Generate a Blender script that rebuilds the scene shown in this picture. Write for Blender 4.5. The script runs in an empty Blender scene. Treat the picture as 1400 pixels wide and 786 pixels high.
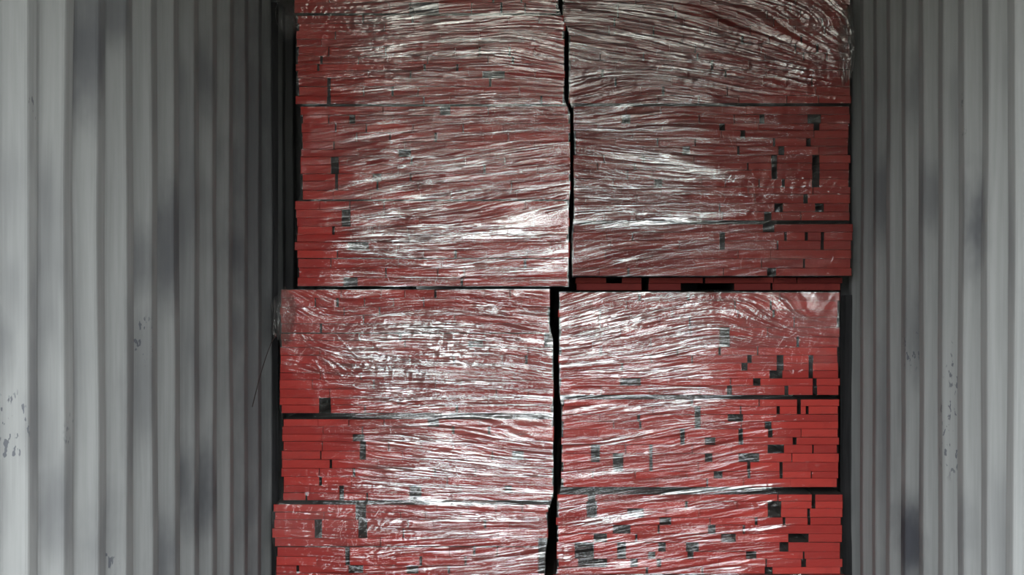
import bpy, bmesh, math, random
import numpy as np
from mathutils import Vector

random.seed(7)
SC = bpy.context.scene
COL = SC.collection

# ------------------------------------------------------------------ camera
F = 2300.0                 # focal length in pixels of the 1400 px wide photograph
VX, VY = 780.0, 393.0      # where the camera's axis meets the photograph
CAMH = 1.2
cam_d = bpy.data.cameras.new('camera')
cam = bpy.data.objects.new('camera', cam_d)
COL.objects.link(cam)
cam.location = (0, 0, CAMH)
cam.rotation_euler = (math.pi / 2, 0, 0)
cam_d.sensor_width = 36
cam_d.lens = 36 * F / 1400
cam_d.shift_x = -(VX - 700) / 1400
cam_d.clip_end = 200
SC.camera = cam

# ------------------------------------------------------------------ light and exposure
OPEN_Y = 2.1              # distance of the container's open end from the camera
world = bpy.data.worlds.new('overcast_sky')
SC.world = world
world.use_nodes = True
bg = world.node_tree.nodes['Background']
bg.inputs['Color'].default_value = (0.92, 0.965, 1.0, 1)
# standard overcast sky: brightness (1 + 2 sin elevation) / 3
_wt = world.node_tree
_tc = _wt.nodes.new('ShaderNodeTexCoord')
_sx = _wt.nodes.new('ShaderNodeSeparateXYZ')
_wt.links.new(_tc.outputs['Generated'], _sx.inputs[0])
_mx = _wt.nodes.new('ShaderNodeMath')
_mx.operation = 'MAXIMUM'
_mx.inputs[1].default_value = 0.0
_wt.links.new(_sx.outputs[2], _mx.inputs[0])
_ma = _wt.nodes.new('ShaderNodeMath')
_ma.operation = 'MULTIPLY_ADD'
SKY = 28.0
_ma.inputs[1].default_value = SKY * 2 / 3
_ma.inputs[2].default_value = SKY / 3
_wt.links.new(_mx.outputs[0], _ma.inputs[0])
_wt.links.new(_ma.outputs[0], bg.inputs['Strength'])
pl = bpy.data.lights.new('door_portal', 'AREA')
pl.shape = 'RECTANGLE'
pl.size = 2.36
pl.size_y = 2.40
pl.cycles.is_portal = True
plo = bpy.data.objects.new('door_portal', pl)
COL.objects.link(plo)
plo.location = (-0.04, OPEN_Y - 0.02, 1.2)
plo.rotation_euler = (math.pi / 2, 0, 0)
SC.view_settings.view_transform = 'Standard'
SC.view_settings.look = 'None'
SC.view_settings.gamma = 1
SC.view_settings.use_curve_mapping = False
SC.view_settings.exposure = 0.16
SC.cycles.max_bounces = 10
SC.cycles.diffuse_bounces = 6
SC.cycles.glossy_bounces = 4
SC.cycles.transparent_max_bounces = 16
SC.cycles.use_denoising = True

# ------------------------------------------------------------------ helpers
BY = 6.65                  # distance of the load's front


def wx(px, Y=BY):
    return (px - VX) * Y / F


def wz(py, Y=BY):
    return CAMH + (VY - py) * Y / F


def link(name, me, parent=None):
    o = bpy.data.objects.new(name, me)
    COL.objects.link(o)
    if parent is not None:
        o.parent = parent
    return o


def mesh_np(name, V, Q, smooth=False, mats=(), tris=None):
    me = bpy.data.meshes.new(name)
    V = np.asarray(V, dtype=np.float32)
    Q = np.asarray(Q, dtype=np.int32)
    me.vertices.add(len(V))
    me.vertices.foreach_set('co', V.ravel())
    me.loops.add(Q.size)
    me.loops.foreach_set('vertex_index', Q.ravel())
    me.polygons.add(len(Q))
    k = Q.shape[1]
    me.polygons.foreach_set('loop_start', np.arange(len(Q), dtype=np.int32) * k)
    me.polygons.foreach_set('loop_total', np.full(len(Q), k, dtype=np.int32))
    me.polygons.foreach_set('use_smooth', np.full(len(Q), smooth, dtype=bool))
    for m in mats:
        me.materials.append(m)
    me.update(calc_edges=True)
    me.validate()
    return me


def grid_quads(nr, nc):
    i = np.arange(nr - 1)[:, None] * nc + np.arange(nc - 1)[None, :]
    i = i.ravel()
    return np.stack([i, i + 1, i + nc + 1, i + nc], 1)


def box_mesh(name, x0, x1, y0, y1, z0, z1, mat, bevel=0.0):
    bm = bmesh.new()
    bmesh.ops.create_cube(bm, size=1)
    for v in bm.verts:
        v.co = Vector(((x0 + x1) / 2 + v.co.x * (x1 - x0), (y0 + y1) / 2 + v.co.y * (y1 - y0), (z0 + z1) / 2 + v.co.z * (z1 - z0)))
    if bevel:
        bmesh.ops.bevel(bm, geom=bm.edges[:], offset=bevel, segments=1, affect='EDGES')
    me = bpy.data.meshes.new(name)
    bm.to_mesh(me)
    bm.free()
    me.materials.append(mat)
    return me


# lattice gradient noise, vectorised
def noise2(a, b, seed):
    a = np.asarray(a, dtype=np.float64)
    b = np.asarray(b, dtype=np.float64)
    ia = np.floor(a).astype(np.int64)
    ib = np.floor(b).astype(np.int64)
    fa = a - ia
    fb = b - ib

    def g(i, j):
        h = (i * 374761393 + j * 668265263 + seed * 974634777) & 0xFFFFFFFF
        h = ((h ^ (h >> 13)) * 1274126177) & 0xFFFFFFFF
        h = (h ^ (h >> 16)) & 0xFFFF
        t = h * (2 * math.pi / 65536.0)
        return np.cos(t), np.sin(t)
    u = fa * fa * fa * (fa * (fa * 6 - 15) + 10)
    v = fb * fb * fb * (fb * (fb * 6 - 15) + 10)
    r = []
    for di in (0, 1):
        for dj in (0, 1):
            gx, gy = g(ia + di, ib + dj)
            r.append(gx * (fa - di) + gy * (fb - dj))
    return ((1 - u) * (1 - v) * r[0] + (1 - u) * v * r[1] + u * (1 - v) * r[2] + u * v * r[3]) * 1.41


# ------------------------------------------------------------------ materials
def new_mat(name):
    m = bpy.data.materials.new(name)
    m.use_nodes = True
    nt = m.node_tree
    for n in list(nt.nodes):
        nt.nodes.remove(n)
    out = nt.nodes.new('ShaderNodeOutputMaterial')
    return m, nt, out


class NT:
    def __init__(self, nt):
        self.nt = nt

    def n(self, t, **kw):
        nd = self.nt.nodes.new(t)
        for k, v in kw.items():
            setattr(nd, k, v)
        return nd

    def put(self, sock, v):
        if hasattr(v, 'is_output') or isinstance(v, bpy.types.NodeSocket):
            self.nt.links.new(v, sock)
        elif isinstance(v, (tuple, list)):
            if len(v) == 3 and sock.type == 'RGBA':
                v = (*v, 1)
            sock.default_value = v
        else:
            sock.default_value = v

    def math(self, op, a, b=0.0, c=None, clamp=False):
        nd = self.n('ShaderNodeMath', operation=op, use_clamp=clamp)
        self.put(nd.inputs[0], a)
        self.put(nd.inputs[1], b)
        if c is not None:
            self.put(nd.inputs[2], c)
        return nd.outputs[0]

    def mix(self, f, a, b, blend='MIX'):
        nd = self.n('ShaderNodeMix', data_type='RGBA', blend_type=blend)
        self.put(nd.inputs['Factor'], f)
        self.put(nd.inputs['A'], a) if False else None
        self.put(nd.inputs[6], a)
        self.put(nd.inputs[7], b)
        return nd.outputs[2]

    def coord(self, scale=(1, 1, 1), loc=(0, 0, 0)):
        tc = self.n('ShaderNodeTexCoord')
        mp = self.n('ShaderNodeMapping')
        self.put(mp.inputs['Vector'], tc.outputs['Object'])
        self.put(mp.inputs['Scale'], scale)
        self.put(mp.inputs['Location'], loc)
        return mp.outputs[0]

    def noise(self, vec, scale=5.0, detail=3.0, rough=0.5):
        nd = self.n('ShaderNodeTexNoise')
        self.put(nd.inputs['Vector'], vec)
        self.put(nd.inputs['Scale'], scale)
        self.put(nd.inputs['Detail'], detail)
        self.put(nd.inputs['Roughness'], rough)
        return nd.outputs['Fac']

    def ramp(self, f, lo, hi, smooth=True):
        nd = self.n('ShaderNodeMapRange', interpolation_type='SMOOTHSTEP' if smooth else 'LINEAR', clamp=True) if smooth else self.n('ShaderNodeMapRange')
        self.put(nd.inputs['Value'], f)
        self.put(nd.inputs['From Min'], lo)
        self.put(nd.inputs['From Max'], hi)
        return nd.outputs[0]

    def bump(self, h, strength=0.3, dist=0.01):
        nd = self.n('ShaderNodeBump')
        self.put(nd.inputs['Height'], h)
        nd.inputs['Strength'].default_value = strength
        nd.inputs['Distance'].default_value = dist
        return nd.outputs[0]


def principled(name, build):
    m, nt, out = new_mat(name)
    t = NT(nt)
    b = t.n('ShaderNodeBsdfPrincipled')
    nt.links.new(b.outputs[0], out.inputs[0])
    build(t, b)
    return m


def wall_mat(name, smudges_shade, scratches, base, seed):
    """painted corrugated steel; smudges = (y, z, ry, rz, strength) grime patches on the wall, with painted shade at the deep left"""
    def build(t, b):
        tc = t.n('ShaderNodeTexCoord')
        sep = t.n('ShaderNodeSeparateXYZ')
        t.put(sep.inputs[0], tc.outputs['Object'])
        y, z = sep.outputs[1], sep.outputs[2]
        grime_shade = t.ramp(t.noise(t.coord((1, 1, 0.45), (seed, 0, 0)), 3.2, 3, 0.55), 0.50, 0.82)
        grime_shade = t.math('MULTIPLY', grime_shade, 0.55)
        wob = t.noise(t.coord((1, 1, 0.6)), 9, 3, 0.6)
        for (sy, sz, ry, rz, st) in smudges_shade:
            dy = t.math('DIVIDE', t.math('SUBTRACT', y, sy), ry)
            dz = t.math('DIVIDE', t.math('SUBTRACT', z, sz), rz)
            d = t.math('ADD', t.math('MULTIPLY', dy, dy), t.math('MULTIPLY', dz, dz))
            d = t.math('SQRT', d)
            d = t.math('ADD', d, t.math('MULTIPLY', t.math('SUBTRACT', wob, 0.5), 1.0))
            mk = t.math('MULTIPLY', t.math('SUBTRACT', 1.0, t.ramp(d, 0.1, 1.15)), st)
            grime_shade = t.math('MAXIMUM', grime_shade, mk)
        streak = t.noise(t.coord((1, 14, 0.5)), 6, 3, 0.6)
        colr = t.mix(t.ramp(streak, 0.3, 0.75), base, tuple(c * 0.86 for c in base))
        colr = t.mix(grime_shade, colr, (0.055, 0.057, 0.066))
        # small chipped, rusty scratches
        fine = t.ramp(t.noise(t.coord((1, 1, 0.6), (seed * 3, 1, 0)), 55, 2, 0.6), 0.60, 0.64)
        sp = None
        for (sy, sz, ry, rz) in scratches:
            dy = t.math('DIVIDE', t.math('SUBTRACT', y, sy), ry)
            dz = t.math('DIVIDE', t.math('SUBTRACT', z, sz), rz)
            d = t.math('SQRT', t.math('ADD', t.math('MULTIPLY', dy, dy), t.math('MULTIPLY', dz, dz)))
            mk = t.math('MULTIPLY', t.math('SUBTRACT', 1.0, t.ramp(d, 0.6, 1.0)), fine)
            sp = mk if sp is None else t.math('MAXIMUM', sp, mk)
        if sp is not None:
            colr = t.mix(t.math('MULTIPLY', sp, 0.75), colr, (0.055, 0.06, 0.075))
        t.put(b.inputs['Base Color'], colr)
        t.put(b.inputs['Roughness'], t.math('ADD', 0.66, t.math('MULTIPLY', grime_shade, 0.2)))
        b.inputs['Specular IOR Level'].default_value = 0.18
        t.put(b.inputs['Normal'], t.bump(t.noise(t.coord((1, 1, 0.4)), 14, 3, 0.5), 0.25, 0.006))
    return principled(name, build)


def simple(name, c, rough=0.8, scale=8.0, var=0.25, bump=0.2):
    def build(t, b):
        n = t.noise(t.coord(), scale, 5, 0.6)
        t.put(b.inputs['Base Color'], t.mix(t.ramp(n, 0.3, 0.7), tuple(v * (1 - var) for v in c), tuple(v * (1 + var) for v in c)))
        b.inputs['Roughness'].default_value = rough
        t.put(b.inputs['Normal'], t.bump(n, bump, 0.005))
    return principled(name, build)


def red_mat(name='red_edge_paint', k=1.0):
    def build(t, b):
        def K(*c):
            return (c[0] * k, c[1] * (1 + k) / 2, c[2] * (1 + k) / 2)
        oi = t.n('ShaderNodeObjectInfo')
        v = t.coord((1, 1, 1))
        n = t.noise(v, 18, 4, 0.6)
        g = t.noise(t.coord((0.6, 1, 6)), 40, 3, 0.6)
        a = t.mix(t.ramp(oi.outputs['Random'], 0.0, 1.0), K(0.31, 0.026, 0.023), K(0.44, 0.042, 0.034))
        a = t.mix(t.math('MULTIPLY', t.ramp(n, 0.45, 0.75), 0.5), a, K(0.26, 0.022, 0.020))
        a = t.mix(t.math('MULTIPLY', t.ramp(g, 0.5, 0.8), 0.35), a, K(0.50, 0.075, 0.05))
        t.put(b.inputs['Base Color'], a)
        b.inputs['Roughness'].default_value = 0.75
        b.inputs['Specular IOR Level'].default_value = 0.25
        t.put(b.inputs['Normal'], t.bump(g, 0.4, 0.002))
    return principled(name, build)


def film_mat(name, haze=0.010, tint=(0.97, 0.955, 0.93)):
    m, nt, out = new_mat(name)
    t = NT(nt)
    at = t.n('ShaderNodeAttribute', attribute_name='layers')
    lay = at.outputs['Fac']
    bmpv = t.bump(t.noise(t.coord((0.22, 1, 1.6)), 190, 3, 0.6), 0.55, 0.0022)
    cr = t.n('ShaderNodeAttribute', attribute_name='creased')
    t.put(bmpv.node.inputs['Strength'], t.math('MULTIPLY', cr.outputs['Fac'], 0.55, clamp=True))
    fr = t.n('ShaderNodeFresnel')
    fr.inputs['IOR'].default_value = 1.5
    t.put(fr.inputs['Normal'], bmpv)
    ref = t.math('MULTIPLY', fr.outputs[0], t.math('MULTIPLY', lay, 1.75))
    ref = t.math('MINIMUM', ref, 0.85)
    gl = t.n('ShaderNodeBsdfGlossy')
    gl.inputs['Roughness'].default_value = 0.07
    gl.inputs['Color'].default_value = (1, 1, 1, 1)
    t.put(gl.inputs['Normal'], bmpv)
    tr = t.n('ShaderNodeBsdfTransparent')
    tr.inputs['Color'].default_value = (*tint, 1)
    df = t.n('ShaderNodeBsdfDiffuse')
    df.inputs['Color'].default_value = (0.78, 0.76, 0.72, 1)
    m1 = t.n('ShaderNodeMixShader')
    hz = t.n('ShaderNodeAttribute', attribute_name='haze')
    t.put(m1.inputs[0], t.math('ADD', hz.outputs['Fac'], t.math('MULTIPLY', lay, haze)))
    t.put(m1.inputs[1], tr.outputs[0])
    t.put(m1.inputs[2], df.outputs[0])
    m2 = t.n('ShaderNodeMixShader')
    t.put(m2.inputs[0], ref)
    t.put(m2.inputs[1], m1.outputs[0])
    t.put(m2.inputs[2], gl.outputs[0])
    nt.links.new(m2.outputs[0], out.inputs[0])
    return m


RED = red_mat()
MAROON_SHADE = red_mat('maroon_shade_paint', 0.52)  # maroon copy of the red, darkened to make up for missing shade
DARKWOOD = simple('dark_plank_side', (0.035, 0.022, 0.018), 0.8, 12, 0.3)
FILM = film_mat('stretch_film')
FLOOR = simple('plywood_floor', (0.06, 0.042, 0.03), 0.7, 5, 0.3)
ROOF = simple('painted_steel_roof', (0.16, 0.165, 0.16), 0.6, 4, 0.12)
GROUND = simple('concrete_yard', (0.125, 0.12, 0.095), 0.9, 2, 0.15)
SKYBLOCK = simple('sky_blocker_render', (0.16, 0.145, 0.125), 0.9, 1, 0.15)
DOORM = simple('door_paint', (0.25, 0.25, 0.25), 0.6, 3, 0.15)

# ------------------------------------------------------------------ container walls
PITCH = 0.278
XL, XR = -1.215, 1.134
YB = 13.4                 # closed end of the container


def wall_profile(inner, side, zc0, y_start, y_end):
    """corrugated steel section: list of (x, y); side -1 = left wall (recess towards -x), +1 = right"""
    outer = inner + side * 0.043
    k = math.floor((y_start - zc0) / PITCH) - 1
    pts = []
    while True:
        z = zc0 + k * PITCH
        for (dy, xx) in ((0.0, inner), (0.074, inner), (0.138, outer), (0.216, outer)):
            pts.append((xx, z + dy))
        k += 1
        if z > y_end:
            break
    # soften each fold into three points
    res = []
    for i in range(1, len(pts) - 1):
        p0, p1, p2 = (Vector(pts[i - 1]), Vector(pts[i]), Vector(pts[i + 1]))
        a = p1 + (p0 - p1).normalized() * 0.009
        c = p1 + (p2 - p1).normalized() * 0.009
        mid = (a + c) / 2 * 0.5 + p1 * 0.5
        for q in (a, mid, c):
            if y_start <= q.y <= y_end:
                res.append((q.x, q.y))
    return res


def corrugated(name, inner, side, zc0, mat, seed):
    pr = wall_profile(inner, side, zc0, OPEN_Y, YB)
    nz = 40
    P = np.array(pr)
    zz = np.linspace(0.0, 2.39, nz)
    X = np.repeat(P[None, :, 0], nz, 0)
    Y = np.repeat(P[None, :, 1], nz, 0)
    Z = np.repeat(zz[:, None], len(P), 1)
    dent = noise2(Y * 3.1, Z * 1.7, seed) * 0.0035 + noise2(Y * 1.1, Z * 0.8, seed + 5) * 0.004
    wav = noise2(Y * 4.5, Z * 0.8, seed + 9) * 0.002
    X = X - side * dent
    Y = Y + wav
    V1 = np.stack([X, Y, Z], -1).reshape(-1, 3)
    V2 = V1 + np.array([side * 0.002, 0, 0])
    Q = grid_quads(nz, len(P))
    nv = len(V1)
    nc = len(P)
    allQ = [Q if side < 0 else Q[:, ::-1], (Q[:, ::-1] if side < 0 else Q) + nv]
    rim = list(range(nc)) + [r * nc + nc - 1 for r in range(1, nz)] + [(nz - 1) * nc + c for c in range(nc - 2, -1, -1)] + [r * nc for r in range(nz - 2, 0, -1)]
    rim = np.array(rim)
    nx = np.roll(rim, -1)
    allQ.append(np.stack([rim, nx, nx + nv, rim + nv], 1))
    me = mesh_np(name, np.concatenate([V1, V2]), np.concatenate(allQ), False, [mat])
    o = link(name, me)
    o['kind'] = 'structure'
    return o


def yl(px):      # distance of the left wall point seen at photo column px
    return F * XL / (px - VX)


def yr(px):
    return F * XR / (px - VX)


def zat(py, Y):
    return CAMH + (VY - py) * Y / F


def sm(fy, px, py, ry, rz, st):
    Y = fy(px)
    return (Y, zat(py, Y), ry * 1.25, rz * 1.25, st)


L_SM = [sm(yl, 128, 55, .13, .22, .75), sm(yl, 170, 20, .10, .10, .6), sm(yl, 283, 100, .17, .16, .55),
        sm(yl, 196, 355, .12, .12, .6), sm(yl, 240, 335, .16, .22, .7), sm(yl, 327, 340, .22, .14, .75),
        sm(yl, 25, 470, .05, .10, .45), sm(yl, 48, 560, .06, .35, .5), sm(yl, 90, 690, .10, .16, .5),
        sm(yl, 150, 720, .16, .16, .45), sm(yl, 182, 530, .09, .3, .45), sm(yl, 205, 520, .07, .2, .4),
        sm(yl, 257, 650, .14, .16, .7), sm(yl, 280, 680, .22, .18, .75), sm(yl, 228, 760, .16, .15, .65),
        sm(yl, 345, 690, .25, .25, .6), sm(yl, 352, 230, .55, 1.2, .6), sm(yl, 350, 560, .35, .9, .5), sm(yl, 330, 450, .16, .16, .55), sm(yl, 20, 660, .05, .2, .25),  # the broad, tallest patches paint shade onto the wall's deep end
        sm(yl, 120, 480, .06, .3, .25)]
L_SC = [sm(yl, 196, 465, .11, .10, 0)[:4], sm(yl, 30, 585, .05, .08, 0)[:4], sm(yl, 98, 590, .05, .05, 0)[:4],
        sm(yl, 158, 775, .08, .06, 0)[:4], sm(yl, 45, 148, .03, .03, 0)[:4]]
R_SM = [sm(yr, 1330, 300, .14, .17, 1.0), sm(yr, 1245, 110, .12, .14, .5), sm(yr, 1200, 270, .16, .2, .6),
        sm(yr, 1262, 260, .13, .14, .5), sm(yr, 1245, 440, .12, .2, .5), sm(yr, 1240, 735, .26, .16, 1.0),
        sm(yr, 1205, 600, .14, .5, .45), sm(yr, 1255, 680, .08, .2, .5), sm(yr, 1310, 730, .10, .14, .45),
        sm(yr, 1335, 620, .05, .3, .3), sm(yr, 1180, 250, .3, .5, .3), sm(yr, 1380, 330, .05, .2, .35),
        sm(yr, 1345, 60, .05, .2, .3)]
R_SC = [sm(yr, 1298, 505, .09, .10, 0)[:4], sm(yr, 1292, 590, .09, .13, 0)[:4], sm(yr, 1316, 155, .02, .1, 0)[:4],
        sm(yr, 1240, 470, .08, .08, 0)[:4]]
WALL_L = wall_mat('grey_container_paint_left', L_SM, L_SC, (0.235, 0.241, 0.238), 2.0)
WALL_R = wall_mat('grey_container_paint_right', R_SM, R_SC, (0.235, 0.241, 0.238), 5.0)
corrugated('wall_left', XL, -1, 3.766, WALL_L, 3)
corrugated('wall_right', XR, 1, 4.296, WALL_R, 11)


def struct(name, me):
    o = link(name, me)
    o['kind'] = 'structure'
    return o


struct('wall_back', box_mesh('wall_back', XL - .04, XR + .04, YB, YB + .05, 0, 2.39, ROOF))
struct('floor', box_mesh('floor', XL - .04, XR + .04, OPEN_Y, YB + .05, -0.03, 0.0, FLOOR))
struct('ceiling', box_mesh('ceiling', XL - .04, XR + .04, OPEN_Y, YB + .05, 2.39, 2.40, ROOF))
struct('trim_1', box_mesh('trim_1', XL - .09, XL - .038, OPEN_Y - .03, OPEN_Y + .09, -.03, 2.45, DOORM))
struct('trim_2', box_mesh('trim_2', XR + .038, XR + .09, OPEN_Y - .03, OPEN_Y + .09, -.03, 2.45, DOORM))
# right door leaf, swung open straight towards the camera's side; the left one folded back along the outside
struct('door_1', box_mesh('door_1', XR + .07, XR + .12, OPEN_Y - 1.19, OPEN_Y - .03, -.02, 2.42, DOORM))
struct('door_2', box_mesh('door_2', XL - .16, XL - .11, OPEN_Y + .10, OPEN_Y + 1.26, -.02, 2.42, DOORM))
struct('sky_blocker', box_mesh('sky_blocker', -30, 30, -18.4, -18, -.25, 2.9, SKYBLOCK))  # added unseen wall behind the camera, blocks the low sky
struct('ground', box_mesh('ground', -30, 30, -40, YB + 3, -0.30, -0.20, GROUND))

# ------------------------------------------------------------------ the load: four film-wrapped bundles of planks
_pl = {}


def plank_mesh(w, h, L, paint):
    """chamfered plank, red painted end, origin at the middle of its front end; sizes rounded so alike planks share a mesh"""
    w = max(0.008, round(w / 0.004) * 0.004)
    h = round(h, 4)
    key = (w, h, L, paint.name)
    if key in _pl:
        return _pl[key], w
    c = min(0.0016, w * 0.2)
    V, Q = [], []
    for (yy, s) in ((0.0, c), (c * 0.8, 0.0), (L, 0.0)):
        a, b = w / 2 - s, h / 2 - s
        V += [(-a, yy, -b), (a, yy, -b), (a, yy, b), (-a, yy, b)]
    Q.append((0, 1, 2, 3))
    for r in (0, 4):
        for i in range(4):
            j = (i + 1) % 4
            Q.append((r + i, r + i + 4, r + j + 4, r + j))
    Q.append((11, 10, 9, 8))
    me = mesh_np('plank', V, Q, False, [paint, DARKWOOD])
    me.polygons.foreach_set('material_index', np.array([0] * 5 + [1] * 5, dtype=np.int32))
    _pl[key] = me
    return me, w


def build_planks(root, Y0, tiers, cavities, pitch=11.4, seed=1, setback=(), paint=None):
    rnd = random.Random(seed)
    n = 0
    for ti, (y0, y1, xl, xr, seam) in enumerate(tiers):
        yy1 = y1 - seam
        nr = max(1, round((yy1 - y0) / pitch))
        hh = [rnd.uniform(0.85, 1.18) for _ in range(nr)]
        s = sum(hh)
        hh = [q * (yy1 - y0) / s for q in hh]
        y = y0
        for r in range(nr):
            ya, yb = y, y + hh[r]
            y = yb
            a0 = xl + rnd.uniform(-2, 3)
            a1 = xr + rnd.uniform(-3, 2)
            cuts = sorted([(c[0], c[1]) for c in cavities if c[2] <= (ya + yb) / 2 < c[3]])
            segs = []
            cur = a0
            for (c0, c1) in cuts:
                if c0 > cur:
                    segs.append((cur, c0))
                cur = max(cur, c1)
            if cur < a1:
                segs.append((cur, a1))
            for (s0, s1) in segs:
                x = s0
                while x < s1 - 1:
                    w = rnd.choice((34, 44, 52, 60, 74, 90, 120)) * rnd.uniform(0.9, 1.1)
                    if s1 - (x + w) < 26:
                        w = s1 - x
                    w = min(w, s1 - x)
                    g = rnd.choice((0.3, 0.3, 0.5, 0.8, 1.6, 3.0)) if x + w < s1 - 1 else 0
                    ww = (w - g) * BY / F
                    hz = round((yb - ya) * BY / F - 0.0009, 3)
                    if ww > 0.008:
                        me, wq = plank_mesh(ww, hz, 2.0, paint)
                        o = bpy.data.objects.new('plank', me)
                        COL.objects.link(o)
                        o.parent = root
                        back = rnd.choice((0, .001, .002, .003, .005, .009)) + (0.16 if any(q0 <= (ya + yb) / 2 < q1 for q0, q1 in setback) else 0)
                        cx = wx(x + (w - g) / 2)
                        o.location = (cx - root.location.x, Y0 + back - root.location.y, wz((ya + yb) / 2) - root.location.z)
                        o.rotation_euler = (0, rnd.uniform(-.004, .004) if ww > .08 else 0, 0)
                        n += 1
                    x += w
    return n


def interp_edge(tiers, which):
    ys, xs = [], []
    for (y0, y1, xl, xr, seam) in tiers:
        v = xl if which == 0 else xr
        ys += [y0 + 10, y1 - 10]
        xs += [v, v]
    return ys, xs


def rbf(x, y, pts, default):
    """gaussian weighted blend of values given at photo positions (x, y, radius_x, radius_y, value)"""
    num = np.full(x.shape, default * 0.12)
    den = np.full(x.shape, 0.12)
    for (px, py, rx, ry, v) in pts:
        w = np.exp(-(((x - px) / rx) ** 2 + ((y - py) / ry) ** 2))
        num += w * v
        den += w
    return num / den


def build_film(root, Y0, tiers, slopes, amps, crumples, layers, folds, hazes, seed):
    ytop, ybot = tiers[0][0] - 1, tiers[-1][1] + 1
    ny = int((ybot - ytop) / 0.48)
    nxf = 270
    ycol = np.linspace(ytop, ybot, ny)
    yl_, xl_ = interp_edge(tiers, 0)
    yr_, xr_ = interp_edge(tiers, 1)
    L = np.interp(ycol, yl_, xl_) - 0.3 + noise2(ycol / 23.0, ycol * 0, seed) * 0.6
    R = np.interp(ycol, yr_, xr_) + 0.3 + noise2(ycol / 23.0, ycol * 0 + 5, seed) * 0.6
    # front sheet in photo pixels at the load's plane (pure bookkeeping, converted to metres below)
    t = np.linspace(0, 1, nxf)
    x = L[:, None] + (R - L)[:, None] * t[None, :]
    y = np.repeat(ycol[:, None], nxf, 1)
    sl = rbf(x, y, slopes, -0.05)
    sl = sl + noise2(x / 120.0, y / 46.0, seed + 31) * 0.09 + noise2(x / 60.0, y / 16.0, seed + 32) * 0.025
    dx = np.gradient(x, axis=1)
    S = y - np.cumsum(sl * dx, axis=1) + (sl * dx)[:, :1]
    S = S - 0.5 * (S[:, nxf // 2] - ycol)[:, None]
    A = rbf(x, y, amps, 1.0)
    C = rbf(x, y, crumples, 0.10) * 0.62
    px = BY / F            # metres per pixel
    h = np.zeros_like(x)
    for i, (lam, ln, slope) in enumerate(((17.0, 12.0, .15), (9.0, 18.0, .27), (5.2, 24.0, .50), (3.1, 26.0, .58))):
        n = noise2(S / lam + 7.7 * i, x / (lam * ln), seed + i)
        n2 = noise2(S / lam * 1.07 + 3.1 * i + 40, x / (lam * ln * 0.6) + 9, seed + 50 + i)
        rid = 0.5 - np.abs(n2) * 1.6
        mod = 0.55 + 0.9 * np.clip(noise2(x / 90.0 + i, y / 28.0 + 3 * i, seed + 70 + i) + 0.35, 0, 1)
        h += A * slope * lam * px * (0.55 * n + 0.45 * rid) * mod
    for i, (lam, slope) in enumerate(((13.0, .16), (6.5, .20), (3.8, .16))):
        n = 0.5 - np.abs(noise2((x * 0.8 + y * 0.45) / lam, (y * 0.9 - x * 0.35) / (lam * 1.8), seed + 90 + i)) * 1.5
        h += C * slope * lam * px * n
    # slow sag between planks
    h += noise2(x / 70.0, y / 30.0, seed + 120) * 0.0035 * np.clip(A, 0.15, 1)
    lay = rbf(x, y, layers, 1.6)
    lay = lay * (0.42 + 1.05 * np.clip(noise2(S / 9.0, x / 150.0, seed + 140) * 1.2 + 0.45, 0, 1)) * (0.7 + 0.6 * np.clip(noise2(S / 3.6, x / 70.0, seed + 141) * 1.3 + 0.5, 0, 1))
    for (x0, y0, x1, y1, w, amp, bst) in folds:
        dxx, dyy = x1 - x0, y1 - y0
        ln = math.hypot(dxx, dyy)
        ux, uy = dxx / ln, dyy / ln
        bend = noise2(x / 60.0, y * 0, seed + 200) * 2.0
        s = (x - x0) * ux + (y - y0) * uy
        d = -(x - x0) * uy + (y - y0) * ux + bend
        tt = np.clip(s / ln, 0, 1)
        env = np.clip(np.minimum(s, ln - s) / (0.25 * ln) + 0.0, 0, 1)
        env = env * env * (3 - 2 * env)
        wv = w * (0.45 + 0.55 * np.sin(tt * math.pi))
        prof = np.exp(-(d / wv) ** 2) * env
        h += amp * w * px * prof
        lay = lay + bst * np.exp(-(d / (wv * 1.1)) ** 4) * env
    edge = np.clip(np.minimum(t, 1 - t) / 0.03, 0, 1)[None, :]
    yd = Y0 - 0.0085 - np.clip(h, -0.006, 0.03) * (0.3 + 0.7 * edge)
    X = wx(0) + x * px
    Z = np.repeat(wz(ycol)[:, None], nxf, 1)
    # rounded corners and sides running back along the bundle
    def side(sgn, xe, ye):
        cols = []
        r = 0.002
        for a in (30, 60, 90):
            q = math.radians(a)
            cols.append((xe + sgn * r * math.sin(q), ye + r * (1 - math.cos(q))))
        for k, d in enumerate((0.05, 0.12, 0.3, 0.8, 1.95)):
            wv = noise2(ycol / 9.0 + d * 3, ycol * 0 + d * 5, seed + 300) * 0.004
            cols.append((xe + sgn * (r + wv * 0.25), Y0 + d + 0 * ye))
        return cols
    lc = side(-1, X[:, 0], yd[:, 0])[::-1]
    rc = side(1, X[:, -1], yd[:, -1])
    Xa = np.concatenate([np.stack([c[0] for c in lc], 1), X, np.stack([c[0] for c in rc], 1)], 1)
    Ya = np.concatenate([np.stack([c[1] for c in lc], 1), yd, np.stack([c[1] for c in rc], 1)], 1)
    nc = Xa.shape[1]
    Za = np.repeat(wz(ycol)[:, None], nc, 1)
    la = np.concatenate([np.repeat(lay[:, :1] * 0.15, len(lc), 1), lay, np.repeat(lay[:, -1:] * 0.15, len(rc), 1)], 1)
    V = np.stack([Xa - root.location.x, Ya - root.location.y, Za - root.location.z], -1).reshape(-1, 3)
    Q = grid_quads(ny, nc)[:, ::-1]
    me = mesh_np('stretch_film', V, Q, True, [FILM])
    at = me.attributes.new('layers', 'FLOAT', 'POINT')
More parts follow.
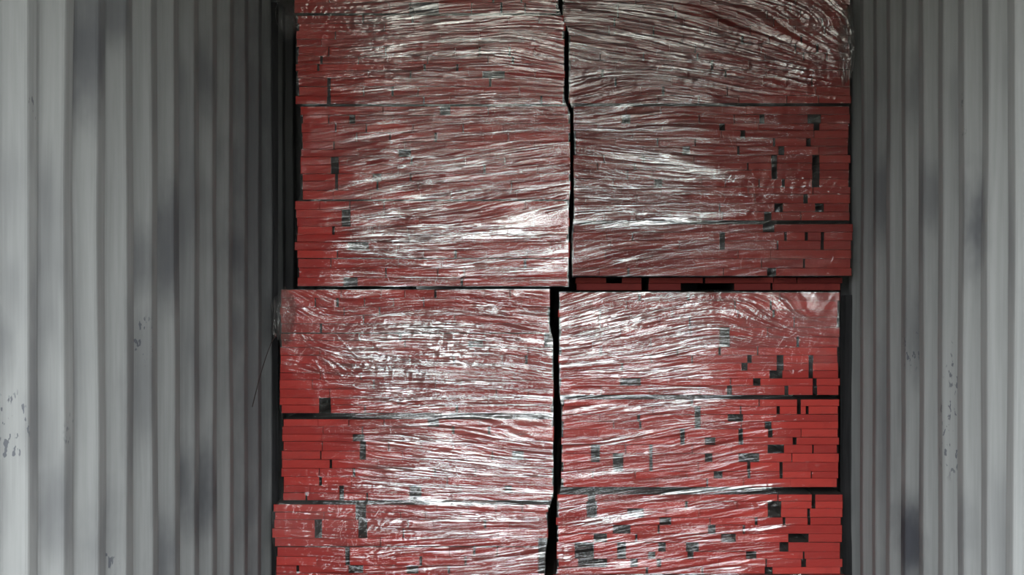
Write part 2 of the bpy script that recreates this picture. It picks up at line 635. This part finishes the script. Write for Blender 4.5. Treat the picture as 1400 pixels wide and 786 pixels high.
    at.data.foreach_set('value', la.astype(np.float32).ravel())
    ca = np.clip(A + C * 0.6, 0.02, 1)
    ca = np.concatenate([np.repeat(ca[:, :1], len(lc), 1), ca, np.repeat(ca[:, -1:], len(rc), 1)], 1)
    at = me.attributes.new('creased', 'FLOAT', 'POINT')
    at.data.foreach_set('value', ca.astype(np.float32).ravel())
    hz = rbf(x, y, hazes, 0.0)
    hz = hz * (0.6 + 0.8 * np.clip(noise2(x / 30.0, y / 18.0, seed + 400) + 0.5, 0, 1))
    hz = np.concatenate([np.repeat(hz[:, :1] * 0, len(lc), 1), hz, np.repeat(hz[:, -1:] * 0, len(rc), 1)], 1)
    at = me.attributes.new('haze', 'FLOAT', 'POINT')
    at.data.foreach_set('value', hz.astype(np.float32).ravel())
    o = link('stretch_film', me, root)
    o['label'] = 'clear crinkled stretch film pulled around the planks'
    return o


def bundle(label, Y0, tiers, cav, slopes, amps, crumples, layers, folds, hazes, seed, setback=(), paint=None):
    root = bpy.data.objects.new('plank_bundle', None)
    COL.objects.link(root)
    xl = min(t[2] for t in tiers)
    xr = max(t[3] for t in tiers)
    root.location = (wx((xl + xr) / 2), Y0 + 1.0, wz(tiers[-1][1]))
    root.empty_display_size = 0.2
    root['label'] = label
    root['category'] = 'plank bundle'
    root['group'] = 'film-wrapped bundles of red planks stacked in the container'
    build_planks(root, Y0, tiers, cav, seed=seed, setback=setback, paint=paint or RED)
    build_film(root, Y0, [t for t in tiers if not any(q0 <= (t[0] + t[1]) / 2 < q1 for q0, q1 in setback)], slopes, amps, crumples, layers, folds, hazes, seed)
    return root


FB = wz(0) and (VY + CAMH * F / BY)      # photo row of the container floor at the load (about 808)

# tiers: (top row, bottom row, left column, right column, seam below)
UL_T = [(-8, 22, 402, 763, 3), (22, 146, 407, 771, 3), (146, 275, 413, 779, 2), (275, 354, 405, 777, 1), (354, 391, 408, 777, 0)]
UR_T = [(-6, 34, 769, 1164, 0), (34, 144, 778, 1164, 4), (144, 306, 785, 1163, 5), (306, 377, 782, 1167, 0), (379, 397, 786, 1162, 0)]
LL_T = [(396, 456, 384, 751, 1), (456, 569, 384, 756, 4), (573, 688, 386, 756, 4), (690, 748, 373, 748, 1), (748, FB, 377, 745, 0)]
LR_T = [(400, 545, 765, 1147, 5), (546, 672, 768, 1146, 6), (676, 786, 762, 1151, 1), (786, FB, 757, 1153, 0)]

UL_C = [(448, 453, 112, 140), (478, 486, 160, 172), (453, 464, 218, 232), (459, 463, 228, 262), (468, 480, 292, 312),
        (476, 505, 330, 340), (470, 490, 374, 388), (545, 562, 208, 220), (510, 522, 232, 244), (560, 600, 10, 18), (602, 616, 150, 162), (660, 690, 96, 104)]
UR_C = [(1040, 1046, 160, 172), (1106, 1124, 155, 168), (1114, 1122, 165, 180), (984, 992, 168, 182), (1014, 1020, 176, 190),
        (1066, 1074, 202, 216), (1056, 1064, 214, 240), (1112, 1122, 212, 250), (1104, 1110, 190, 204), (1070, 1074, 238, 250),
        (1100, 1106, 264, 280), (1116, 1128, 276, 292), (1060, 1072, 280, 292), (1046, 1056, 292, 302), (1044, 1060, 310, 322),
        (1102, 1106, 312, 326), (1124, 1128, 322, 340), (1074, 1077, 322, 334), (985, 992, 318, 336), (1050, 1062, 364, 376),
        (1028, 1036, 350, 358), (896, 906, 246, 256), (850, 862, 150, 164), (934, 944, 196, 206), (830, 852, 380, 392),
        (935, 1010, 388, 396), (880, 890, 382, 396)]
LL_C = [(744, 760, 455, 480), (436, 452, 548, 562), (482, 498, 590, 606), (492, 500, 606, 626), (436, 440, 650, 664), (464, 470, 666, 686),
        (486, 500, 690, 712), (490, 502, 712, 735), (472, 478, 750, 768), (476, 496, 768, 782), (430, 440, 708, 740), (560, 576, 664, 682),
        (585, 600, 568, 584), (620, 645, 566, 576), (556, 572, 768, 782), (640, 660, 470, 480), (700, 716, 620, 630), (736, 760, 740, 786), (690, 700, 664, 674)]
LR_C = [(984, 998, 454, 468), (982, 986, 468, 482), (1062, 1071, 490, 502), (1052, 1070, 502, 514), (1106, 1112, 490, 514), (1111, 1117, 514, 540),
        (1030, 1040, 516, 528), (994, 1001, 528, 542), (1073, 1078, 528, 542), (1014, 1022, 496, 508), (1022, 1028, 490, 500),
        (1090, 1095, 548, 562), (1062, 1066, 556, 570), (1102, 1106, 558, 570), (995, 1016, 564, 574), (950, 958, 560, 586),
        (1046, 1055, 572, 590), (1050, 1056, 586, 596), (964, 978, 598, 610), (1010, 1016, 590, 608), (1084, 1089, 594, 608),
        (1050, 1072, 608, 620), (964, 974, 622, 634), (1010, 1038, 622, 634), (1022, 1026, 634, 658), (1066, 1070, 634, 656),
        (808, 820, 612, 626), (838, 852, 620, 640), (888, 892, 610, 640), (976, 988, 648, 656), (930, 936, 590, 604), (848, 876, 520, 530),
        (804, 814, 676, 690), (802, 816, 690, 706), (858, 880, 698, 706), (1110, 1115, 680, 692), (1050, 1068, 690, 704), (1032, 1036, 702, 714),
        (1070, 1074, 702, 714), (1104, 1108, 694, 716), (902, 918, 706, 720), (968, 978, 720, 728), (1078, 1106, 726, 738), (1066, 1078, 738, 750),
        (986, 1006, 732, 742), (838, 862, 720, 732), (812, 830, 728, 740), (786, 812, 744, 760), (790, 830, 760, 778), (844, 856, 744, 764),
        (862, 872, 764, 780), (900, 910, 738, 750), (938, 956, 744, 754), (940, 948, 758, 768), (1020, 1034, 754, 764), (1096, 1102, 764, 776),
        (886, 896, 752, 762), (1046, 1056, 778, 790), (898, 904, 760, 772), (852, 862, 584, 592), (1146, 1150, 560, 590)]

# direction of the wrinkles: (column, row, reach, reach, slope)
UL_S = [(470, 90, 90, 60, -0.05), (470, 240, 90, 60, -0.22), (620, 40, 120, 40, -0.08), (620, 220, 130, 60, -0.12), (740, 90, 40, 60, 0.22),
        (740, 230, 50, 50, -0.18), (600, 340, 180, 40, -0.02), (600, 120, 150, 30, -0.03)]
UR_S = [(820, 20, 40, 40, 0.05), (830, 50, 50, 30, 0.25), (960, 60, 80, 60, 0.28), (1100, 50, 60, 50, 0.5), (1150, 20, 30, 50, 1.0), (840, 130, 50, 30, -0.2),
        (860, 215, 80, 30, 0.12), (960, 270, 80, 30, 0.04), (900, 320, 80, 20, -0.08), (880, 355, 100, 20, -0.26), (1050, 330, 60, 30, -0.12)]
LL_S = [(420, 420, 30, 30, 0.5), (440, 480, 30, 30, 0.6), (520, 450, 60, 25, -0.15), (700, 430, 50, 30, 0.1), (600, 480, 90, 40, 0.06), (700, 500, 50, 40, 0.2), (620, 550, 80, 20, -0.1), (700, 570, 60, 30, 0.12), (600, 640, 90, 40, 0.12), (640, 690, 100, 30, 0.05), (640, 750, 120, 30, -0.10), (450, 720, 60, 50, 0.08), (430, 560, 60, 60, 0.0)]
LR_S = [(800, 420, 40, 40, -0.35), (900, 440, 70, 40, -0.18), (1060, 440, 50, 30, 0.4), (860, 510, 90, 30, -0.06), (960, 550, 120, 20, -0.08),
        (860, 600, 100, 30, -0.16), (960, 640, 120, 40, -0.16), (900, 720, 120, 40, -0.17), (1060, 720, 80, 40, -0.12), (900, 775, 120, 20, -0.08)]
UL_A = [(440, 340, 35, 60, 0.12), (425, 180, 20, 60, 0.5), (440, 20, 60, 20, 0.25), (560, 200, 120, 160, 1.15)]
UR_A = [(1090, 240, 90, 110, 0.30), (1050, 350, 90, 40, 0.22), (860, 240, 90, 140, 1.1), (900, 60, 120, 60, 1.2), (1100, 40, 60, 50, .7)]
LL_A = [(400, 560, 30, 50, 0.15), (420, 640, 60, 50, 0.22), (400, 760, 40, 50, 0.25), (620, 600, 120, 220, 1.15)]
LR_A = [(1090, 560, 70, 60, 0.06), (1100, 640, 60, 60, 0.06), (1110, 740, 60, 60, 0.08), (795, 600, 18, 30, 0.15), (880, 540, 100, 200, 0.95)]
UL_X = [(430, 50, 60, 30, 0.55), (480, 80, 60, 20, 0.5), (700, 60, 60, 40, 0.3)]
UR_X = [(1120, 40, 60, 50, 1.0), (820, 110, 40, 20, 0.8), (1000, 80, 90, 30, 0.7), (1060, 260, 70, 20, 0.35), (810, 220, 20, 20, 0.8), (950, 20, 60, 30, .4)]
LL_X = [(410, 430, 40, 40, 0.7), (600, 470, 100, 40, 0.55), (440, 700, 60, 30, 0.8), (500, 720, 40, 30, 0.7), (700, 480, 60, 50, 0.5), (420, 760, 40, 20, .3)]
LR_X = [(1040, 440, 80, 40, 0.42), (1120, 440, 40, 50, 0.35), (900, 430, 90, 30, 0.6), (1050, 500, 80, 20, .1), (870, 570, 50, 15, .4)]
UL_L = [(640, 40, 110, 45, 3.6), (640, 120, 110, 30, 2.6), (630, 320, 120, 40, 4.2), (640, 240, 100, 40, 3.2), (430, 330, 32, 60, 0.3), (430, 200, 30, 60, 0.5), (600, 180, 110, 30, 2.2), (430, 80, 40, 60, 0.8), (600, 385, 150, 8, 2.0)]
UR_L = [(860, 60, 80, 50, 2.8), (1090, 220, 90, 110, 0.35), (870, 240, 60, 30, 3.2), (870, 170, 70, 30, 2.0), (1100, 40, 60, 50, 2.2), (1080, 350, 100, 40, 0.25), (900, 300, 80, 10, 4.0), (870, 335, 90, 25, 0.9), (820, 345, 30, 25, .8), (1000, 90, 60, 30, 3.0)]
LL_L = [(610, 475, 110, 38, 4.6), (640, 640, 85, 60, 3.6), (405, 560, 40, 70, 0.25), (430, 630, 50, 50, 0.3), (650, 550, 90, 20, 3.4), (400, 740, 50, 40, 0.35), (415, 440, 40, 40, .9), (600, 410, 110, 14, 1.5), (460, 740, 40, 30, .8), (640, 745, 100, 25, 2.2), (725, 500, 20, 30, 1.5)]
LR_L = [(870, 445, 80, 45, 4.2), (1060, 430, 90, 30, 1.6), (1110, 540, 80, 60, 0.1), (1110, 650, 70, 60, 0.1), (1110, 740, 60, 50, 0.1), (792, 600, 22, 30, 0.3), (880, 525, 80, 30, 2.6), (880, 620, 90, 40, 0.9), (880, 720, 100, 50, 1.1), (1020, 520, 40, 60, .5)]
UL_H = [(620, 40, 130, 45, .06), (440, 50, 50, 40, .04), (640, 130, 100, 30, .05), (600, 250, 120, 60, .04), (440, 330, 50, 60, 0.0), (430, 210, 40, 60, .01)]
UR_H = [(860, 60, 80, 60, .05), (1100, 30, 60, 40, .03), (900, 230, 60, 30, .05), (1060, 220, 80, 80, .006), (1060, 340, 80, 40, .004)]
LL_H = [(610, 470, 120, 45, .085), (420, 425, 40, 40, .06), (620, 410, 120, 12, .0), (640, 650, 90, 70, .05), (410, 560, 40, 60, 0.0), (440, 710, 60, 25, .05), (620, 760, 90, 20, .0)]
LR_H = [(880, 440, 90, 40, .07), (1060, 430, 80, 35, .085), (1080, 480, 60, 15, .04), (1080, 600, 80, 60, 0.0), (1080, 740, 80, 50, 0.0), (880, 600, 80, 60, .02)]
# folds: (x0, y0, x1, y1, half width px, height/width, extra film layers)
UL_F = [(418, 273, 620, 205, 3, .35, 1.5), (430, 278, 640, 235, 2.5, .35, 1), (415, 80, 640, 72, 3, .4, 1), (520, 330, 700, 318, 4, .25, 1.5),
        (600, 358, 776, 352, 3, .3, 1), (500, 383, 770, 380, 3, .3, 1), (560, 105, 690, 98, 3, .3, 1), (450, 160, 640, 150, 2.5, .3, 1), (480, 340, 640, 330, 5, .2, 1.5)]
UR_F = [(850, 206, 1020, 248, 7, .08, 4.5), (800, 312, 985, 296, 5, .10, 6.0), (785, 378, 960, 322, 2.5, .4, 1), (790, 368, 1050, 306, 2.2, .4, .8), (820, 362, 920, 345, 3, .3, 1.5),
        (1060, 82, 1110, 98, 5, .15, 2.5), (1040, 100, 1120, 116, 2.5, .35, 1), (1120, 45, 1142, 80, 2.5, .35, 1.5), (1000, 120, 1050, 134, 2, .3, 1), (1096, 62, 1130, 98, 2, .35, 1),
        (850, 44, 920, 66, 5, .2, 1.5), (960, 270, 1130, 264, 2, .3, .6), (880, 120, 1000, 140, 3, .3, 1)]
LL_F = [(408, 452, 434, 486, 1.6, .5, 1.5), (418, 454, 436, 476, 1.4, .5, 1.5), (429, 488, 449, 528, 1.6, .5, 1.8), (436, 486, 474, 520, 1.8, .5, 1.8), (443, 485, 482, 513, 1.6, .5, 1.8),
        (452, 452, 512, 510, 1.8, .5, 1.2), (640, 415, 700, 430, 7, .10, 3), (500, 470, 620, 445, 7, .10, 2), (576, 470, 640, 500, 4, .3, 1.5), (560, 555, 700, 545, 4, .2, 1.5),
        (700, 462, 750, 470, 3, .3, 1), (540, 635, 640, 650, 4, .2, 1.5), (560, 716, 700, 700, 4, .2, 1.5), (550, 736, 690, 728, 4, .2, 1.2), (455, 430, 520, 412, 2, .4, 1), (470, 530, 590, 560, 2.5, .4, 1),
        (500, 548, 756, 542, 3, .3, 1.5), (480, 600, 756, 604, 3, .3, 1)]
LR_F = [(775, 718, 905, 696, 6, .10, 4.5), (880, 678, 1095, 660, 4, .14, 3.5), (804, 608, 900, 588, 5, .12, 3), (770, 634, 960, 606, 2, .4, 1.5), (795, 650, 890, 640, 3, .25, 2.5),
        (850, 556, 1010, 546, 4, .18, 2.5), (800, 556, 900, 560, 4, .2, 1.5), (1010, 726, 1090, 718, 3, .25, 2.2), (900, 650, 980, 656, 2, .3, 1), (768, 775, 1100, 752, 2, .4, 1.5),
        (1040, 690, 1060, 684, 2, .2, 1), (760, 757, 786, 766, 5, .12, 3), (860, 450, 880, 430, 5, .15, 2), (770, 470, 900, 440, 3, .3, 1.5), (780, 522, 960, 500, 3.5, .25, 1.5), (1040, 432, 1066, 446, 2.5, .3, 1.2),
        (830, 570, 960, 556, 2.5, .4, 1), (880, 612, 1010, 600, 2.2, .4, 1), (840, 745, 1000, 722, 2.2, .4, 1), (900, 700, 1050, 686, 2.2, .4, 1)]

B_UL = bundle('upper left film-wrapped bundle of red planks, streaked with pale highlights, on the lower left bundle', BY - 0.02,
       UL_T, UL_C, UL_S, UL_A, UL_X, UL_L, UL_F, UL_H, 21)
B_UR = bundle('upper right film-wrapped plank bundle, darkest of the four, beside the corrugated right wall', BY + 0.03,
       UR_T, UR_C, UR_S, UR_A, UR_X, UR_L, UR_F, UR_H, 37, setback=((379, 398),), paint=MAROON_SHADE)
B_LL = bundle('lower left film-wrapped plank bundle on the floor, film billowing at its top left corner', BY,
       LL_T, LL_C, LL_S, LL_A, LL_X, LL_L, LL_F, LL_H, 53)
B_LR = bundle('lower right plank bundle, bright red bare plank ends with small dark holes on its right', BY,
       LR_T, LR_C, LR_S, LR_A, LR_X, LR_L, LR_F, LR_H, 71)


# ------------------------------------------------------------------ loose film at the bundles' corners
def film_flap(root, cx, cy, rx, ry, Y, seed, label, tilt=0.0, haze=0.10, lay=1.6):
    """a billow of loose, crumpled film: a puffed, uneven-edged patch standing proud of the corner"""
    n = 90
    a = np.linspace(-1, 1, n)
    U, Wv = np.meshgrid(a, a)
    # square to disc
    X = U * np.sqrt(1 - Wv ** 2 / 2)
    Z = Wv * np.sqrt(1 - U ** 2 / 2)
    ang = np.arctan2(Z, X)
    rr = np.sqrt(X * X + Z * Z)
    wob = 1 + 0.22 * noise2(ang * 1.3 + 9, rr * 0 + seed, seed) + 0.1 * noise2(ang * 4 + 9, rr * 0, seed + 3)
    X, Z = X * wob, Z * wob
    bulge = 0.045 * np.clip(1 - rr ** 2, 0, 1) ** 0.8
    cr = (0.5 - np.abs(noise2(X * 3.2 + Z * 1.2, Z * 2.2, seed + 5))) * 0.014 + (0.5 - np.abs(noise2(X * 7 + Z * 3, Z * 5, seed + 6))) * 0.006
    k = BY / F
    xx = wx(cx) + (X * rx + Z * tilt * rx) * k
    zz = wz(cy) + Z * ry * k
    yy = Y - bulge - cr
    V = np.stack([xx - root.location.x, yy - root.location.y, zz - root.location.z], -1).reshape(-1, 3)
    me = mesh_np('film_flap', V, grid_quads(n, n), True, [FILM])
    for nm, v in (('layers', lay), ('creased', 0.8), ('haze', haze)):
        at = me.attributes.new(nm, 'FLOAT', 'POINT')
        at.data.foreach_set('value', np.full(n * n, v, dtype=np.float32))
    o = link('film_flap', me, root)
    o['label'] = label
    return o


film_flap(B_LL, 390, 432, 17, 38, BY - 0.03, 5, 'loose film billowing past the corner', 0.15, 0.05, 1.2)
film_flap(B_UL, 392, 24, 15, 30, BY - 0.0, 9, 'loose film glinting beside the planks', -0.2, 0.01, 0.9)
film_flap(B_UR, 1157, 62, 13, 52, BY - 0.0, 14, 'crumpled loose film at the bundle edge', 0.1, 0.03, 1.6)


def tube(name, pts, rad, mat, parent):
    V, Q = [], []
    for i, p in enumerate(pts):
        d = (Vector(pts[min(i + 1, len(pts) - 1)]) - Vector(pts[max(i - 1, 0)])).normalized()
        s1 = d.cross(Vector((0, 1, 0))).normalized()
        s2 = d.cross(s1)
        for j in range(6):
            q = j * math.pi / 3
            v = Vector(p) + s1 * math.cos(q) * rad + s2 * math.sin(q) * rad
            V.append(tuple(v - parent.location))
        if i:
            for j in range(6):
                Q.append(((i - 1) * 6 + j, (i - 1) * 6 + (j + 1) % 6, i * 6 + (j + 1) % 6, i * 6 + j))
    return link(name, mesh_np(name, V, Q, True, [mat]), parent)


tp = []
for i in range(17):
    t_ = i / 16
    Yt = BY - 0.03 - 0.38 * t_
    tp.append((wx(378 - 33 * t_ ** 0.7, Yt), Yt, wz(458 + 98 * t_, Yt)))
tl = tube('film_tail', tp, 0.0016, DARKWOOD, B_LL)
tl['label'] = 'thin twisted tail of film hanging towards the wall'

# added black sheets standing in for the darkness of the gaps beside the load
BLACK = simple('gap_shade_black', (0.010, 0.010, 0.011), 0.85, 9, 0.2)


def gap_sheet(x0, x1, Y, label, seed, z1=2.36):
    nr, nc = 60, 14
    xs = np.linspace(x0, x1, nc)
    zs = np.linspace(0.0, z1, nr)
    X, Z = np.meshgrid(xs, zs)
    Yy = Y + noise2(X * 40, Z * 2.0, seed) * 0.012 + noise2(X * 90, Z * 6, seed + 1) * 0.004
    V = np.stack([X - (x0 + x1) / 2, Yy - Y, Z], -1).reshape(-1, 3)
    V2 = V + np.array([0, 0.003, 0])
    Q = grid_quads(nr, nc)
    me = mesh_np('gap_shade_sheet', np.concatenate([V, V2]), np.concatenate([Q, Q[:, ::-1] + len(V)]), True, [BLACK])
    o = link('gap_shade_sheet', me)
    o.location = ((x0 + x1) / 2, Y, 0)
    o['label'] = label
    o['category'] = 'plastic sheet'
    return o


gap_sheet(XL - 0.03, wx(373) - 0.012, 6.84, 'added black sheet darkening the gap between load and left wall', 3)
gap_sheet(wx(1157), XR + 0.03, 6.80, 'added black sheet darkening the gap between load and right wall', 8, 1.17)
